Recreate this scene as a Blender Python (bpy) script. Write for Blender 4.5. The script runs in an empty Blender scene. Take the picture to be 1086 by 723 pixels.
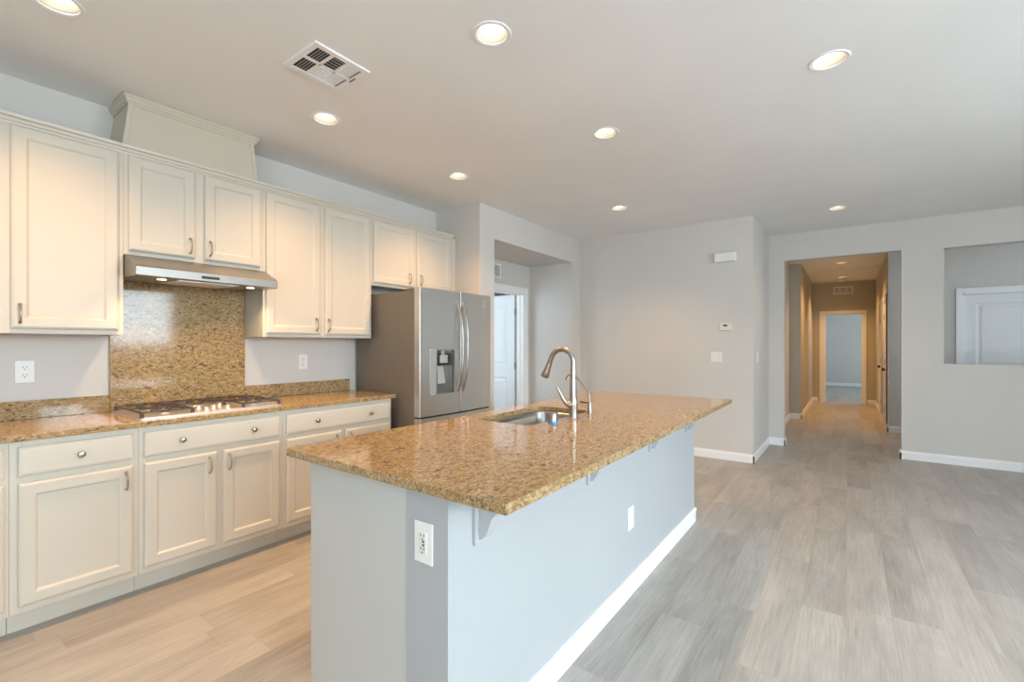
import bpy, bmesh, math, random
from mathutils import Vector, Matrix
random.seed(7)
PI = math.pi
S = bpy.context.scene
COL = S.collection

# ---------------------------------------------------------------- camera, light, exposure
H = 2.76                                     # ceiling height
cd = bpy.data.cameras.new('camera'); cam = bpy.data.objects.new('camera', cd); COL.objects.link(cam)
cam.location = (0, 0, 1.317); cam.rotation_euler = (PI/2, 0, 0.631)
cd.sensor_width = 36; cd.lens = 488.1/1086*36; cd.shift_y = 4.3/1086; cd.clip_start = .02; cd.clip_end = 100
S.camera = cam
S.view_settings.view_transform = 'Standard'; S.view_settings.look = 'None'
S.view_settings.exposure = 0.12; S.view_settings.gamma = 1; S.view_settings.use_curve_mapping = False
S.cycles.max_bounces = 10; S.cycles.diffuse_bounces = 6; S.cycles.sample_clamp_indirect = 6
S.cycles.caustics_reflective = False; S.cycles.caustics_refractive = False
W = bpy.data.worlds.new('daylight'); S.world = W; W.use_nodes = True
W.node_tree.nodes['Background'].inputs[0].default_value = (.62, .78, 1, 1)
W.node_tree.nodes['Background'].inputs[1].default_value = 1.6

CAN_W, DAY, CAN_COL, DAY_COL = 92.0, 1.0, (1, .575, .245), (.78, .90, 1.0)
def area(name, loc, rot, sx, sy, power, col, shape='RECTANGLE', spread=PI):
    l = bpy.data.lights.new(name, 'AREA'); l.shape = shape; l.size = sx; l.size_y = sy
    l.energy = power; l.color = col; l.spread = spread
    o = bpy.data.objects.new(name, l); COL.objects.link(o); o.location = loc; o.rotation_euler = rot
    return o
# daylight arriving through the windows (each stands just outside its opening)
area('daylight_right_window', (4.95, -.15, 2.15), (0, math.radians(54), 0), 2.0, 3.0, 225*DAY, DAY_COL, spread=math.radians(120))
area('daylight_right_window', (4.95, 2.70, 2.15), (0, math.radians(54), 0), 2.0, 2.5, 210*DAY, DAY_COL, spread=math.radians(120))
area('daylight_slider', (2.5, -3.95, 1.9), (math.radians(60), 0, 0), 3.2, 2.2, 190*DAY, (.82, .92, 1))
# unseen fill lights added low outside, aimed up to brighten the ceiling
area('ceiling_fill_right', (5.2, 1.2, .55), (0, math.radians(146), 0), 1.6, 5.2, 420*DAY, (.92, .96, 1), spread=math.radians(125))
area('ceiling_fill_slider', (2.5, -4.3, .25), (math.radians(140), 0, 0), 3.4, 1.6, 210*DAY, (.95, .97, 1), spread=math.radians(130))
area('daylight_passage', (4.44, 8.0, 1.6), (0, PI/2, 0), 1.6, 1.2, 36*DAY, DAY_COL)
area('daylight_end_room', (2.32, 15.6, 1.6), (0, PI/2, 0), 1.5, 2.4, 85*DAY, DAY_COL)
area('door_leaf_fill', (-5.0, 3.58, 1.55), (PI/2, 0, 0), 1.3, 1.4, 34*DAY, DAY_COL)  # added at an unseen window to brighten the open door leaf

# ---------------------------------------------------------------- materials
def mat(name, col=(.8,.8,.8), rough=.5, metal=0, spec=.5, **k):
    m = bpy.data.materials.new(name); m.use_nodes = True
    b = m.node_tree.nodes['Principled BSDF']
    b.inputs['Base Color'].default_value = (*col, 1); b.inputs['Roughness'].default_value = rough
    b.inputs['Metallic'].default_value = metal; b.inputs['Specular IOR Level'].default_value = spec
    for a, v in k.items(): b.inputs[a].default_value = v
    return m
class NT:
    def __init__(s, m): s.t = m.node_tree; s.b = s.t.nodes.get('Principled BSDF')
    def n(s, typ, **k):
        o = s.t.nodes.new(typ)
        for a, v in k.items(): setattr(o, a, v)
        return o
    def l(s, a, b): s.t.links.new(a, b)
    def math(s, op, a, b=None, c=None):
        o = s.n('ShaderNodeMath', operation=op)
        for i, v in enumerate((a, b, c)):
            if v is None: continue
            if isinstance(v, (int, float)): o.inputs[i].default_value = v
            else: s.l(v, o.inputs[i])
        return o.outputs[0]
    def comb(s, x, y, z):
        o = s.n('ShaderNodeCombineXYZ')
        for i, v in enumerate((x, y, z)):
            if isinstance(v, (int, float)): o.inputs[i].default_value = v
            else: s.l(v, o.inputs[i])
        return o.outputs[0]
    def ramp(s, fac, stops, interp='LINEAR'):
        o = s.n('ShaderNodeValToRGB'); e = o.color_ramp.elements; o.color_ramp.interpolation = interp
        while len(e) < len(stops): e.new(.5)
        for q, (p, c) in zip(e, stops): q.position = p; q.color = (*c, 1)
        s.l(fac, o.inputs[0]); return o.outputs[0]
    def mix(s, fac, a, b, typ='MIX'):
        o = s.n('ShaderNodeMixRGB', blend_type=typ)
        for i, v in enumerate((fac, a, b)):
            if isinstance(v, (int, float)): o.inputs[i].default_value = v
            elif isinstance(v, tuple): o.inputs[i].default_value = (*v, 1)
            else: s.l(v, o.inputs[i])
        return o.outputs[0]
    def noise(s, vec, scale, detail=3, rough=.5, dist=0):
        o = s.n('ShaderNodeTexNoise'); o.inputs['Scale'].default_value = scale; o.inputs['Detail'].default_value = detail
        o.inputs['Roughness'].default_value = rough; o.inputs['Distortion'].default_value = dist; s.l(vec, o.inputs['Vector'])
        return o.outputs[0]
    def bump(s, h, strength, dist=.002):
        o = s.n('ShaderNodeBump'); o.inputs['Strength'].default_value = strength; o.inputs['Distance'].default_value = dist
        s.l(h, o.inputs['Height']); s.l(o.outputs[0], s.b.inputs['Normal'])
def paint(name, col, rough=.6, tex=.15, scale=260):
    m = mat(name, col, rough, spec=.3); t = NT(m)
    g = t.n('ShaderNodeNewGeometry')
    n = t.noise(g.outputs['Position'], scale, 2)
    t.bump(n, tex, .001)
    n2 = t.noise(g.outputs['Position'], 1.3, 2)
    t.l(t.ramp(n2, [(.3, tuple(c*.975 for c in col)), (.7, tuple(min(1, c*1.02) for c in col))]), t.b.inputs['Base Color'])
    return m
M_WALL = paint('greige_wall_paint', (.64, .615, .58))
M_CEIL = paint('ceiling_paint', (.84, .85, .85), .8, .35, 160)
M_HALL = paint('lamplit_wall_paint', (.50, .47, .39))  # same wall paint, darkened and warmed to stand in for orange lamplight
M_TRIM = paint('white_trim_paint', (.86, .86, .86), .35, .03)
M_DOOR = paint('white_door_paint', (.78, .79, .80), .35, .03)
M_CAB = paint('cream_cabinet_paint', (.62, .57, .485), .32, .04)
M_CABIN = paint('cabinet_inner_paint', (.68, .60, .47), .45, .04)
M_COVER = paint('ivory_hood_cover_paint', (.56, .515, .41), .4, .04)
M_PLATE = mat('white_plastic', (.82, .82, .80), .35)
M_SLOT = mat('dark_slot', (.03, .03, .03), .6)
M_ALM = mat('almond_plastic', (.74, .72, .62), .4)
M_NICK = mat('brushed_nickel', (.42, .37, .31), .30, 1)
M_CHROME = mat('stainless_faucet', (.40, .375, .34), .32, 1)
M_IRON = mat('cast_iron', (.075, .052, .044), .38, 0)
M_BLACK = mat('black_plastic', (.02, .02, .022), .3)
M_BLUE = mat('blue_film', (.03, .25, .55), .3)
M_DARK = mat('dark_void', (.06, .055, .05), .8)
M_BRONZE = mat('dark_bronze', (.10, .07, .05), .35, .9)
def steel(name, col, rough, axis, amt=.06):
    m = mat(name, col, rough, 1); t = NT(m)
    tc = t.n('ShaderNodeTexCoord'); mp = t.n('ShaderNodeMapping'); t.l(tc.outputs['Object'], mp.inputs[0])
    sc = [420, 420, 420]; sc[axis] = 4; mp.inputs['Scale'].default_value = sc
    n = t.noise(mp.outputs[0], 1, 3)
    t.l(t.math('ADD', t.math('MULTIPLY', n, amt*2), rough-amt), t.b.inputs['Roughness'])
    return m
M_STEEL = steel('brushed_steel', (.38, .365, .34), .40, 1, .03)
M_STEELD = steel('brushed_steel_door', (.66, .645, .61), .33, 1, .015)
M_SINK = steel('sink_steel', (.38, .38, .375), .30, 1)
M_TRAY = steel('cooktop_steel', (.80, .76, .70), .36, 1, .02)
M_SIDE = mat('fridge_side_paint', (.20, .18, .15), .48, .25)
def emit(name, col, s):
    m = bpy.data.materials.new(name); m.use_nodes = True; t = m.node_tree
    t.nodes.remove(t.nodes['Principled BSDF']); e = t.nodes.new('ShaderNodeEmission')
    e.inputs[0].default_value = (*col, 1); e.inputs[1].default_value = s
    t.links.new(e.outputs[0], t.nodes['Material Output'].inputs[0]); return m
M_LAMP = emit('lamp_glow', (1, .93, .80), 4.0)
def glass():
    m = bpy.data.materials.new('window_glass'); m.use_nodes = True; t = m.node_tree
    t.nodes.remove(t.nodes['Principled BSDF'])
    a = t.nodes.new('ShaderNodeBsdfTransparent'); a.inputs[0].default_value = (.96, .98, .98, 1)
    b = t.nodes.new('ShaderNodeBsdfGlossy'); b.inputs['Roughness'].default_value = .02
    x = t.nodes.new('ShaderNodeMixShader'); x.inputs[0].default_value = .06
    t.links.new(a.outputs[0], x.inputs[1]); t.links.new(b.outputs[0], x.inputs[2])
    t.links.new(x.outputs[0], t.nodes['Material Output'].inputs[0]); return m
M_GLASS = glass()
def granite(name='speckled_granite', warm=1.0):
    m = mat(name, (.5, .3, .15), .08, spec=.4); t = NT(m)
    g = t.n('ShaderNodeNewGeometry')
    mp = t.n('ShaderNodeMapping'); mp.inputs['Rotation'].default_value = (.5, .35, .6); mp.inputs['Scale'].default_value = (1, .55, 1)
    t.l(g.outputs['Position'], mp.inputs[0]); P = mp.outputs[0]
    big = t.noise(P, 6, 3, .6)
    mid = t.noise(P, 60, 4, .7, .5)
    base = t.ramp(mid, [(.30, (.19, .105, .040)), (.44, (.35, .215, .086)), (.56, (.46, .305, .138)), (.70, (.55, .42, .24))])
    base = t.mix(t.ramp(big, [(.35, (0, 0, 0)), (.75, (.45,)*3)]), base, (.43, .305, .16))
    pale = t.ramp(t.noise(P, 110, 3, .6, .3), [(.56, (0, 0, 0)), (.66, (.6,)*3)])
    c = t.mix(pale, base, (.66, .56, .42))
    dark = t.ramp(t.noise(P, 150, 4, .7, .8), [(.54, (0, 0, 0)), (.62, (.85,)*3)])
    c = t.mix(dark, c, (.095, .052, .030))
    dk2 = t.ramp(t.noise(P, 46, 3, .6, 1.4), [(.57, (0, 0, 0)), (.66, (.8,)*3)])
    c = t.mix(dk2, c, (.085, .05, .034))
    t.l(c, t.b.inputs['Base Color'])
    return m
M_GRAN = granite()
def floor_mat():
    m = mat('grey_oak_planks', (.4, .38, .36), .38, spec=.4); t = NT(m)
    g = t.n('ShaderNodeNewGeometry'); sp = t.n('ShaderNodeSeparateXYZ'); t.l(g.outputs['Position'], sp.inputs[0])
    X, Y = sp.outputs[0], sp.outputs[1]
    PWD, PL = .182, 1.22
    xr = t.math('DIVIDE', t.math('ADD', X, 20.03), PWD); row = t.math('FLOOR', xr)
    wn = t.n('ShaderNodeTexWhiteNoise', noise_dimensions='1D'); t.l(row, wn.inputs['W'])
    yr = t.math('ADD', t.math('DIVIDE', Y, PL), t.math('MULTIPLY', wn.outputs['Value'], 9.7)); cel = t.math('FLOOR', yr)
    w2 = t.n('ShaderNodeTexWhiteNoise', noise_dimensions='2D'); t.l(t.comb(row, cel, 0), w2.inputs['Vector'])
    rnd = w2.outputs['Value']
    off = t.math('MULTIPLY', rnd, 37.0)
    gv = t.comb(t.math('ADD', t.math('MULTIPLY', X, 15), off), t.math('ADD', t.math('MULTIPLY', Y, 1.3), off), off)
    grain = t.noise(gv, 1.0, 4, .62, .35)
    fine = t.noise(t.comb(t.math('ADD', t.math('MULTIPLY', X, 130), off), t.math('MULTIPLY', Y, 5), off), 1.0, 3, .6)
    # cathedral rings
    wv = t.n('ShaderNodeTexWave', wave_type='RINGS', rings_direction='Y'); wv.inputs['Scale'].default_value = 1.0
    wv.inputs['Distortion'].default_value = 5; wv.inputs['Detail'].default_value = 2; wv.inputs['Detail Scale'].default_value = 1.2
    t.l(t.comb(t.math('ADD', t.math('MULTIPLY', X, 12), t.math('MULTIPLY', rnd, 3)), t.math('ADD', t.math('MULTIPLY', Y, 1.1), off), 0), wv.inputs['Vector'])
    blotch = t.noise(t.comb(t.math('ADD', t.math('MULTIPLY', X, 4), off), t.math('ADD', t.math('MULTIPLY', Y, 1.2), off), 0), 1.0, 3, .6)
    c = t.ramp(grain, [(.28, (.215, .192, .165)), (.46, (.36, .328, .286)), (.60, (.445, .408, .36)), (.78, (.52, .48, .43))])
    c = t.mix(.52, c, t.ramp(rnd, [(0, (.18, .165, .148)), (.45, (.34, .315, .285)), (1, (.50, .47, .43))]))
    cg = t.n('ShaderNodeTexNoise'); cg.inputs['Scale'].default_value = 1; cg.inputs['Detail'].default_value = 0; t.l(t.comb(t.math('ADD', t.math('MULTIPLY', X, 7), off), t.math('ADD', t.math('MULTIPLY', Y, 1.1), off), off), cg.inputs['Vector'])
    ringv = t.math('FRACT', t.math('MULTIPLY', cg.outputs[0], 16))
    ring = t.math('MULTIPLY', t.ramp(ringv, [(0, (0,)*3), (.35, (1,)*3), (.6, (.2,)*3), (1, (0,)*3)]), t.ramp(blotch, [(.50, (0,)*3), (.62, (1,)*3)]))
    c = t.mix(t.math('MULTIPLY', ring, .30), c, (.60, .57, .53))
    streak = t.noise(t.comb(t.math('ADD', t.math('MULTIPLY', X, 28), off), t.math('ADD', t.math('MULTIPLY', Y, 2.2), off), off), 1.0, 4, .7, .6)
    c = t.mix(t.math('MULTIPLY', t.ramp(streak, [(.54, (0,)*3), (.70, (1,)*3)]), .38), c, (.17, .155, .14))
    c = t.mix(t.math('MULTIPLY', t.ramp(wv.outputs[0], [(.55, (0, 0, 0)), (.95, (1,)*3)]), .10), c, (.24, .21, .18))
    c = t.mix(.28, c, t.ramp(fine, [(.3, (.22, .21, .195)), (.65, (.54, .52, .49))]))
    c = t.mix(.22, c, t.ramp(blotch, [(.3, (.19, .18, .17)), (.7, (.56, .54, .51))]))
    fx = t.math('FRACT', xr); fy = t.math('FRACT', yr)
    ex = t.math('MINIMUM', fx, t.math('SUBTRACT', 1, fx)); ey = t.math('MINIMUM', fy, t.math('SUBTRACT', 1, fy))
    sx = t.math('LESS_THAN', ex, .006); sy = t.math('LESS_THAN', ey, .0010)
    seam = t.math('MAXIMUM', sx, sy)
    c = t.mix(t.math('MULTIPLY', seam, .22), c, (.12, .105, .09))
    t.l(c, t.b.inputs['Base Color'])
    t.l(t.math('ADD', t.math('MULTIPLY', fine, .14), .33), t.b.inputs['Roughness'])
    t.bump(t.math('SUBTRACT', fine, seam), .12, .001)
    return m
M_FLOOR = floor_mat()

# ---------------------------------------------------------------- mesh helpers
def bx(bm, x0, x1, y0, y1, z0, z1):
    v = [bm.verts.new((x, y, z)) for x in (x0, x1) for y in (y0, y1) for z in (z0, z1)]
    for f in ((0,1,3,2), (4,6,7,5), (0,4,5,1), (2,3,7,6), (0,2,6,4), (1,5,7,3)):
        bm.faces.new([v[i] for i in f])
    return v
def cbx(bm, c, s):
    return bx(bm, c[0]-s[0]/2, c[0]+s[0]/2, c[1]-s[1]/2, c[1]+s[1]/2, c[2]-s[2]/2, c[2]+s[2]/2)
def prism(bm, prof, axis, a, b):
    """extrude a closed 2-D profile along an axis (profile is in the two other axes, in order)"""
    def pt(p, t):
        return {'X': (t, p[0], p[1]), 'Y': (p[0], t, p[1]), 'Z': (p[0], p[1], t)}[axis]
    A = [bm.verts.new(pt(p, a)) for p in prof]; B = [bm.verts.new(pt(p, b)) for p in prof]
    n = len(prof)
    for i in range(n): bm.faces.new((A[i], A[(i+1) % n], B[(i+1) % n], B[i]))
    bm.faces.new(A[::-1]); bm.faces.new(B)
def tube(bm, pts, r, seg=14, cap=True):
    pts = [Vector(p) for p in pts]; n = len(pts)
    rs = r if isinstance(r, (list, tuple)) else [r]*n
    T = [(pts[min(i+1, n-1)]-pts[max(i-1, 0)]).normalized() for i in range(n)]
    u = T[0].orthogonal().normalized(); rings = []
    for i in range(n):
        u = (u - T[i]*u.dot(T[i])).normalized(); w = T[i].cross(u)
        rings.append([bm.verts.new(pts[i] + (u*math.cos(a)+w*math.sin(a))*rs[i]) for a in (2*PI*k/seg for k in range(seg))])
    for i in range(n-1):
        for k in range(seg): bm.faces.new((rings[i][k], rings[i][(k+1) % seg], rings[i+1][(k+1) % seg], rings[i+1][k]))
    if cap: bm.faces.new(rings[0][::-1]); bm.faces.new(rings[-1])
def arc(c, r, a0, a1, n, u, v):
    c, u, v = Vector(c), Vector(u), Vector(v)
    return [c + u*r*math.cos(a0+(a1-a0)*k/n) + v*r*math.sin(a0+(a1-a0)*k/n) for k in range(n+1)]
def bez(p0, p1, p2, p3, n=12):
    p0, p1, p2, p3 = map(Vector, (p0, p1, p2, p3)); o = []
    for k in range(n+1):
        t = k/n; o.append(p0*(1-t)**3 + p1*3*t*(1-t)**2 + p2*3*t*t*(1-t) + p3*t**3)
    return o
def lathe(bm, prof, c=(0,0,0), seg=32, axis='Z', closed=False):
    c = Vector(c); rings = []
    for r, h in prof:
        ring = []
        for k in range(seg):
            a = 2*PI*k/seg; x, y = r*math.cos(a), r*math.sin(a)
            ring.append(bm.verts.new(c + Vector({'Z': (x, y, h), 'X': (h, x, y), 'Y': (x, -h, y)}[axis])))
        rings.append(ring)
    n = len(rings)
    for i in range(n if closed else n-1):
        a, b = rings[i], rings[(i+1) % n]
        for k in range(seg): bm.faces.new((a[k], a[(k+1) % seg], b[(k+1) % seg], b[k]))
    if not closed:
        bm.faces.new(rings[0][::-1]); bm.faces.new(rings[-1])
def rings_face(bm, y0, y1, z0, z1, rings, x=0):
    """a panel facing +X made of nested rectangles; rings = [(inset, height)...]"""
    L = []
    for ins, h in rings:
        L.append([bm.verts.new((x+h, a, b)) for a, b in ((y0+ins, z0+ins), (y1-ins, z0+ins), (y1-ins, z1-ins), (y0+ins, z1-ins))])
    bm.faces.new(L[0][::-1])
    for a, b in zip(L, L[1:]):
        for k in range(4): bm.faces.new((a[k], a[(k+1) % 4], b[(k+1) % 4], b[k]))
    bm.faces.new(L[-1])
def root_loc(o):
    while o.parent: o = o.parent
    return o.location
def obj(name, bm, m, parent=None, bevel=0, smooth=False, local=False, kind=None, label=None, seg=2, origin=None):
    bmesh.ops.recalc_face_normals(bm, faces=bm.faces)
    o = bpy.data.objects.new(name, bpy.data.meshes.new(name))
    off = Vector((0,0,0))
    if parent is not None and not local: off = root_loc(parent)
    if parent is None and origin is not None: off = Vector(origin); o.location = off
    if off.length: bmesh.ops.translate(bm, verts=bm.verts, vec=-off)
    bm.to_mesh(o.data); bm.free(); COL.objects.link(o)
    o.data.materials.append(m)
    if parent is not None: o.parent = parent
    if smooth:
        for p in o.data.polygons: p.use_smooth = True
        md = o.modifiers.new('edges', 'EDGE_SPLIT'); md.split_angle = math.radians(38)
    if bevel:
        md = o.modifiers.new('bevel', 'BEVEL'); md.width = bevel; md.segments = seg; md.limit_method = 'ANGLE'
    if kind: o['kind'] = kind
    if label: o['label'] = label
    return o
def tag(o, label, cat, group=None):
    o['label'] = label; o['category'] = cat
    if group: o['group'] = group
    return o
def thing(name, label, cat, loc, rz=0, group=None):
    o = bpy.data.objects.new(name, None); COL.objects.link(o); o.location = loc; o.rotation_euler = (0, 0, rz)
    o.empty_display_size = .05
    return tag(o, label, cat, group)
def dup(root, loc, rz=None, label=None, group=None):
    def cp(o, par):
        c = o.copy(); COL.objects.link(c); c.parent = par
        for ch in list(o.children): cp(ch, c)
        return c
    r = cp(root, None); r.location = loc
    if rz is not None: r.rotation_euler = (0, 0, rz)
    if label: r['label'] = label
    if group: r['group'] = group
    return r
def struct(name, bm, m, bevel=0, parent=None, **k):
    return obj(name, bm, m, parent, bevel, kind='structure', **k)
NB = bmesh.new

# ---------------------------------------------------------------- the setting
def wall(name, axis, at, th, a0, a1, z0, z1, holes=(), m=M_WALL):
    """wall slab from at to at+th along an axis, with rectangular holes (a,b,z,z)"""
    bm = NB()
    As = sorted({a0, a1, *[h[i] for h in holes for i in (0, 1)]}); Zs = sorted({z0, z1, *[h[i] for h in holes for i in (2, 3)]})
    for p, q in zip(As, As[1:]):
        run = None
        for r, s in list(zip(Zs, Zs[1:]))+[(None, None)]:
            solid = r is not None and not any(h[0] <= p and q <= h[1] and h[2] <= r and s <= h[3] for h in holes)
            if solid: run = (run[0], s) if run else (r, s)
            elif run:
                t = sorted((at, at+th))
                if axis == 'X': bx(bm, t[0], t[1], p, q, *run)
                else: bx(bm, p, q, t[0], t[1], *run)
                run = None
    return struct(name, bm, m)
XL, XP, YP, YB, XR, YR = -3.631, -3.01, 3.565, 5.724, -.855, 6.97
YBK, XRT = -3.2, 4.2
bm = NB(); bx(bm, -6.2, 4.6, -3.6, 19, -.08, 0); struct('floor', bm, M_FLOOR)

# ceiling: one slab with a round hole for every recessed lamp
LIGHTS = [(-2.692, .435), (-2.692, 1.67), (-2.692, 2.906), (-1.335, 1.67), (-1.335, 2.906), (-1.948, 4.58), (-.078, 2.834), (-.092, 5.94), (-.1, 9.93), (-.1, 12.0)]
def ceiling():
    bm = NB(); hw = .12
    xs = sorted({-6.2, 4.6, *[v for x, y in LIGHTS for v in (round(x-hw, 4), round(x+hw, 4))]})
    ys = sorted({-3.6, 19, *[v for x, y in LIGHTS for v in (round(y-hw, 4), round(y+hw, 4))]})
    V = {}
    def g(x, y):
        if (x, y) not in V: V[(x, y)] = bm.verts.new((x, y, H))
        return V[(x, y)]
    done = []
    def inhole(cx, cy): return next(((x, y) for x, y in LIGHTS if abs(cx-x) < hw and abs(cy-y) < hw), None)
    for a, b in zip(xs, xs[1:]):
        for c, d in zip(ys, ys[1:]):
            h = inhole((a+b)/2, (c+d)/2)
            if h is None: bm.faces.new((g(a, c), g(a, d), g(b, d), g(b, c)))
    for x, y in LIGHTS:
        # outer square loop, including any grid points on it
        P = sorted([(px, py) for px in xs for py in ys if abs(px-x) <= hw+1e-3 and abs(py-y) <= hw+1e-3 and (abs(abs(px-x)-hw) < 1e-3 or abs(abs(py-y)-hw) < 1e-3)],
                   key=lambda p: math.atan2(p[1]-y, p[0]-x))
        outer = [g(*p) for p in P]; n = len(outer)
        ang = [math.atan2(p[1]-y, p[0]-x) for p in P]
        K = 8; inner = []
        for i in range(n):
            a0 = ang[i]; a1 = ang[(i+1) % n]
            if a1 <= a0: a1 += 2*PI
            inner.append([a0+(a1-a0)*k/K for k in range(K)])
        ring = [[bm.verts.new((x+.076*math.cos(a), y+.076*math.sin(a), H)) for a in s] for s in inner]
        flat = [v for s in ring for v in s]
        for i in range(n):
            s = ring[i]+[ring[(i+1) % n][0]]
            for k in range(K): bm.faces.new((outer[i] if k < K//2 else outer[(i+1) % n], s[k], s[k+1]))
            bm.faces.new((outer[i], s[K//2], outer[(i+1) % n]))
    bx(bm, -6.2, 4.6, -3.6, 19, H+.25, H+.3)
    for a in ((-6.2, -6.15, -3.6, 19), (4.55, 4.6, -3.6, 19), (-6.2, 4.6, -3.6, -3.55), (-6.2, 4.6, 18.95, 19)): bx(bm, *a, H, H+.25)
    return struct('ceiling', bm, M_CEIL)
ceiling()
WIN = [(-1.4, 1.1, .98, 2.45), (1.6, 3.62, .98, 2.45)]
wall('wall_left', 'X', XL, -.15, YBK, YP, 0, H)
bm = NB(); bx(bm, XL-.15, XP, YP, 3.804, 0, H); struct('wall_refrigerator_side', bm, M_WALL)         # stub beside the fridge
bm = NB(); bx(bm, -3.696, XP, 3.804, 5.494, 2.433, H); struct('wall_alcove_header', bm, M_WALL)
bm = NB(); bx(bm, -3.696, XP, 5.494, YB, 0, H); struct('wall_alcove_side', bm, M_WALL)
DP = (4.50, 5.345, 0, 2.045)
wall('wall_alcove_back', 'X', -3.696, -.12, 3.804, YB, 0, H, [DP])
bm = NB(); bx(bm, -3.816, XR, YB, 6.97, 0, H); struct('wall_back', bm, M_WALL)                      # solid block behind the back wall
PT = (.86, 2.7, 1.105, 2.398); OP = (-.679, .497, 0, 2.42)
wall('wall_far', 'Y', YR, .13, -3.0, XRT, 0, H, [OP, PT])
wall('wall_right', 'X', XRT, .15, YBK, YR+.13, 0, H, WIN)
SL = (.9, 3.95, 0.03, 2.4)
wall('wall_rear', 'Y', YBK, -.15, XL-.15, XRT+.15, 0, H, [SL])
# passage behind the far wall, hallway, end room
YC = 8.97
D2 = (1.30, 2.11, 0, 2.045)
wall('wall_passage_far', 'Y', YC, .12, .487, 4.35, 0, H, [D2])
wall('wall_passage_left', 'X', -.855, -.12, YR+.13, 9.65, 0, H)
wall('wall_passage_right', 'X', XRT, .15, YR+.13, YC+.12, 0, H, [(7.3, 8.7, .9, 2.2)])
wall('wall_hall_left', 'X', -.68, -.295, 9.65, 12.94, 0, H, m=M_HALL)
HD = [(9.25, 10.06, 0, 2.045), (10.55, 11.36, 0, 2.045)]
wall('wall_hall_right', 'X', .487, .12, YC+.12, 12.94, 0, H, HD, m=M_HALL)
ED = (-.455, .272, 0, 2.045)
wall('wall_hall_end', 'Y', 12.94, .12, -2.2, 2.2, 0, H, [ED], m=M_HALL)
wall('wall_end_room_far', 'Y', 18.3, .12, -2.2, 2.2, 0, H)
wall('wall_end_room_left', 'X', -2.2, -.12, 12.94, 18.42, 0, H)
wall('wall_end_room_right', 'X', 2.2, .1, 12.94, 18.42, 0, H, [(14.4, 16.8, .8, 2.3)])
# small room behind the open pantry door
wall('wall_side_room_far', 'X', -6.0, -.1, 3.6, 8.0, 0, H)
wall('wall_side_room_near', 'Y', 3.7, -.1, -6.0, -3.78, 0, H, [(-5.7, -4.3, .8, 2.3)])
wall('wall_side_room_end', 'Y', 8.0, .1, -6.0, -3.7, 0, H)
wall('wall_side_room_right', 'X', -3.816, .1, YB, 8.0, 0, H)

# baseboards
def base(name, segs, h=.098, m=M_TRIM, parent=None):
    bm = NB()
    for (x0, y0, x1, y1, nx, ny) in segs:
        t, tt = .014, .008
        L = Vector((x1-x0, y1-y0, 0)); n = Vector((nx, ny, 0))
        prof = [(0, 0), (t, 0), (t, h-.022), (tt, h-.010), (tt, h), (0, h)]
        A = [bm.verts.new(Vector((x0, y0, 0))+n*p[0]+Vector((0, 0, p[1]))) for p in prof]
        B = [bm.verts.new(Vector((x1, y1, 0))+n*p[0]+Vector((0, 0, p[1]))) for p in prof]
        for i in range(6): bm.faces.new((A[i], A[(i+1) % 6], B[(i+1) % 6], B[i]))
        bm.faces.new(A[::-1]); bm.faces.new(B)
    if parent: return obj(name, bm, m, parent)
    return struct(name, bm, m)
base('baseboard_back', [(XP, YB, XR+.014, YB, 0, -1)])
base('baseboard_corner', [(XR, YB-.014, XR, YR, 1, 0)])
base('baseboard_far', [(XR, YR, OP[0]+.014, YR, 0, -1), (OP[0], YR-.014, OP[0], YR+.13, 1, 0), (OP[1]-.014, YR, XRT, YR, 0, -1), (OP[1], YR-.014, OP[1], YR+.13, -1, 0)])
base('baseboard_refrigerator_side', [(XP, YP, XP, 3.804, 1, 0)])
base('baseboard_alcove', [(-3.696, 5.494, XP+.014, 5.494, 0, -1), (XP, 5.494, XP, YB, 1, 0)])
base('baseboard_passage', [(-.855, YR+.13, -.855, 9.65, 1, 0), (-.855, 9.65, -.666, 9.65, 0, -1), (.473, YC, D2[0]-.07, YC, 0, -1), (D2[1]+.07, YC, XRT, YC, 0, -1)])
base('baseboard_hall', [(-.68, 9.636, -.68, 12.94, 1, 0), (.487, YC-.014, .487, HD[0][0]-.07, -1, 0), (.487, HD[0][1]+.07, .487, HD[1][0]-.07, -1, 0), (.487, HD[1][1]+.07, .487, 12.94, -1, 0),
                        (-.68, 12.94, ED[0]-.12, 12.94, 0, -1), (ED[1]+.07, 12.94, .487, 12.94, 0, -1)])
base('baseboard_end_room', [(-2.2, 18.3, 2.2, 18.3, 0, -1), (-2.2, 13.06, -2.2, 18.3, 1, 0)])
base('baseboard_right', [(XRT, YBK, XRT, YR, -1, 0)])
base('baseboard_left', [(XL, YBK, XL, -.65, 1, 0)])
base('baseboard_rear', [(XL, YBK, SL[0], YBK, 0, 1), (SL[1], YBK, XRT, YBK, 0, 1)])

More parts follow.
